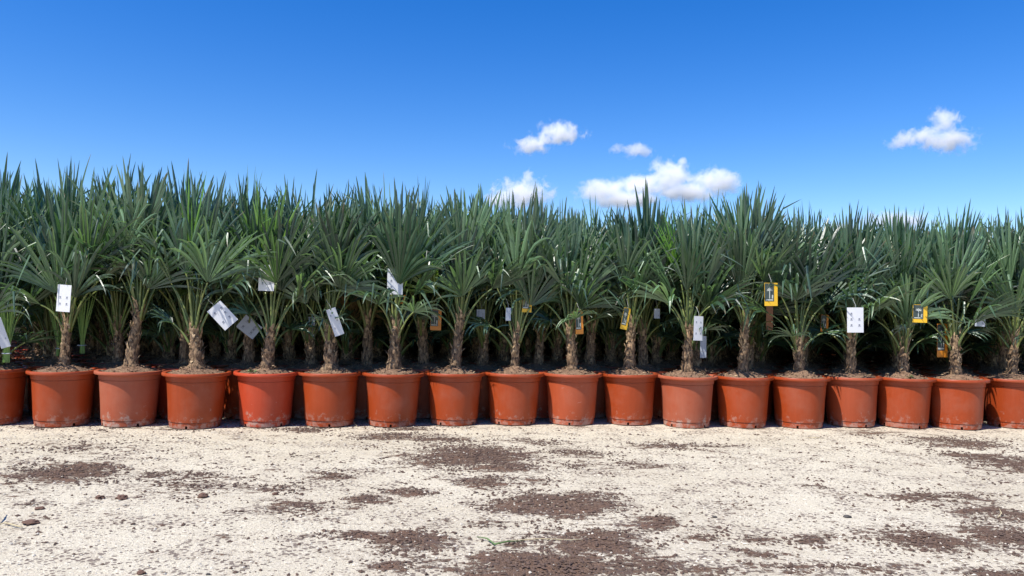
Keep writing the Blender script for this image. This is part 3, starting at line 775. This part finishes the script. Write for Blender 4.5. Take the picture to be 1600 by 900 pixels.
strips('leaf_scrap', [[(548, 664, 0), (556, 661, .02), (563, 666, .0)]], DRY, 'pale curled leaf scrap between the pots left of the flared trunk', 'leaf scrap', .004)
strips('leaf_scrap', [[(1262, 683, 0), (1275, 684, .002), (1289, 684, 0)]], DRY, 'thin dry leaf lying before the pot with drooping straps', 'leaf scrap', .003)
strips('leaf_scrap', [[(805, 842, 0), (850, 841, .004), (900, 842, .004), (925, 840, 0)]], DRY, 'long thin dry stem lying across pale ground at bottom centre', 'leaf scrap', .0025)
# small weeds in a few front pots
def weed(i, dx, dy, seed, label):
    r = random.Random(seed); x, d = front_xy[i]; t = MB()
    for k in range(14):
        a = r.uniform(0, 6.28); l = r.uniform(.015, .045); b = Vector((r.uniform(-.03, .03), r.uniform(-.02, .02), 0)); w = r.uniform(.004, .009)
        d_ = Vector((math.cos(a), math.sin(a), r.uniform(.3, 1.2))).normalized(); s_ = Vector((-math.sin(a), math.cos(a), 0))
        t.add([b, b + d_ * l * .5 + s_ * w, b + d_ * l, b + d_ * l * .5 - s_ * w], [(0, 1, 2, 3)])
    o = obj('weed', t.mesh('weed', WEED)); o.location = (x + dx, d + dy, .405); tag(o, label, 'weed')
weed(4, -.06, -.16, 1, 'low green weeds on the soil of the bright red pot')
weed(15, -.02, -.15, 2, 'tiny green weeds on the soil of the pot by the striped yellow tag')

# ------------------------------------------------------------ clouds
def cloud(name, d, lobes, dens, label, seed, nscale=1.35, amp=.72):
    """lobes: px, py, half width px, half height px; a box of noisy vapour at distance d"""
    L = []
    for px, py, rx, ry in lobes:
        c = at_depth(px, py, d); L.append((c, rx / F * d, ry / F * d))
    lo = Vector((min(c.x - a * 1.5 for c, a, b in L), min(c.y - max(a, b) for c, a, b in L) , min(c.z - b * 1.6 for c, a, b in L)))
    hi = Vector((max(c.x + a * 1.5 for c, a, b in L), max(c.y + max(a, b) for c, a, b in L), max(c.z + b * 1.6 for c, a, b in L)))
    vs = [(x, y, z) for x in (lo.x, hi.x) for y in (lo.y, hi.y) for z in (lo.z, hi.z)]
    mb = MB(); mb.add(vs, [(0, 1, 3, 2), (4, 6, 7, 5), (0, 4, 5, 1), (2, 3, 7, 6), (0, 2, 6, 4), (1, 5, 7, 3)])
    m = bpy.data.materials.new('cloud_vapour'); m.use_nodes = True; nt = m.node_tree; nt.nodes.clear()
    o = nt.nodes.new('ShaderNodeOutputMaterial'); pv = nt.nodes.new('ShaderNodeVolumePrincipled')
    nt.links.new(pv.outputs[0], o.inputs['Volume'])
    P = N(nt, 'ShaderNodeNewGeometry').outputs['Position']
    best = None
    for c, a, b in L:
        sub = N(nt, 'ShaderNodeVectorMath', operation='SUBTRACT'); nt.links.new(P, sub.inputs[0]); sub.inputs[1].default_value = c
        dv = N(nt, 'ShaderNodeVectorMath', operation='DIVIDE'); nt.links.new(sub.outputs[0], dv.inputs[0]); dv.inputs[1].default_value = (a, (a + b) * .5, b)
        ln = N(nt, 'ShaderNodeVectorMath', operation='LENGTH'); nt.links.new(dv.outputs[0], ln.inputs[0])
        v = math_node(nt, 'SUBTRACT', 1, ln.outputs['Value'])
        best = v if best is None else math_node(nt, 'MAXIMUM', best, v)
    unit = 30 / F * d
    mp = N(nt, 'ShaderNodeMapping'); mp.inputs['Scale'].default_value = (1 / unit,) * 3; mp.inputs['Location'].default_value = (seed * 7.7, seed * 3.3, 0); nt.links.new(P, mp.inputs[0])
    n1 = noise_tex(nt, mp.outputs[0], 1.5 * nscale, 8, .66, .4)
    f = math_node(nt, 'ADD', best, math_node(nt, 'MULTIPLY', math_node(nt, 'SUBTRACT', n1, .52), amp * 5))
    f = ramp(nt, f, .0, .95)
    nt.links.new(math_node(nt, 'MULTIPLY', f, 1.7 * dens / unit), pv.inputs['Density'])
    pv.inputs['Color'].default_value = (1, 1, 1, 1); pv.inputs['Anisotropy'].default_value = 0
    ob = obj(name, mb.mesh(name, m)); tag(ob, label, 'cloud', 'small white clouds'); return ob
CD = 1500
cloud('cloud', CD, [(826, 226, 30, 13), (872, 208, 36, 17), (848, 218, 20, 9)], 2.2, 'small slanting white cloud, highest left of centre in the sky', 1)
cloud('cloud', CD * 1.1, [(990, 234, 26, 11), (957, 233, 14, 8)], 1.6, 'smallest flat white cloud above the long cloud bank', 2)
cloud('cloud', CD * 1.25, [(1045, 276, 34, 28), (1118, 284, 40, 22), (1000, 290, 48, 18), (940, 298, 42, 20), (975, 312, 60, 14), (1070, 300, 50, 16), (1064, 250, 10, 7)], 2.2, 'longest white cloud bank stretching just above the leaf tips', 3, 1.1, .55)
cloud('cloud', CD * 1.4, [(815, 303, 46, 22), (775, 315, 25, 16), (824, 274, 9, 12)], 2.2, 'white cloud half hidden behind palm tips left of the long bank', 4)
cloud('cloud', CD, [(1478, 218, 42, 20), (1474, 188, 20, 22), (1412, 218, 26, 12), (1440, 212, 30, 14)], 1.7, 'lone white cloud with a raised head at the right of the sky', 5)
cloud('cloud', CD * 1.6, [(1400, 345, 60, 16), (1310, 358, 40, 12)], .9, 'low white cloud glimpsed between the leaf tips at right', 6)
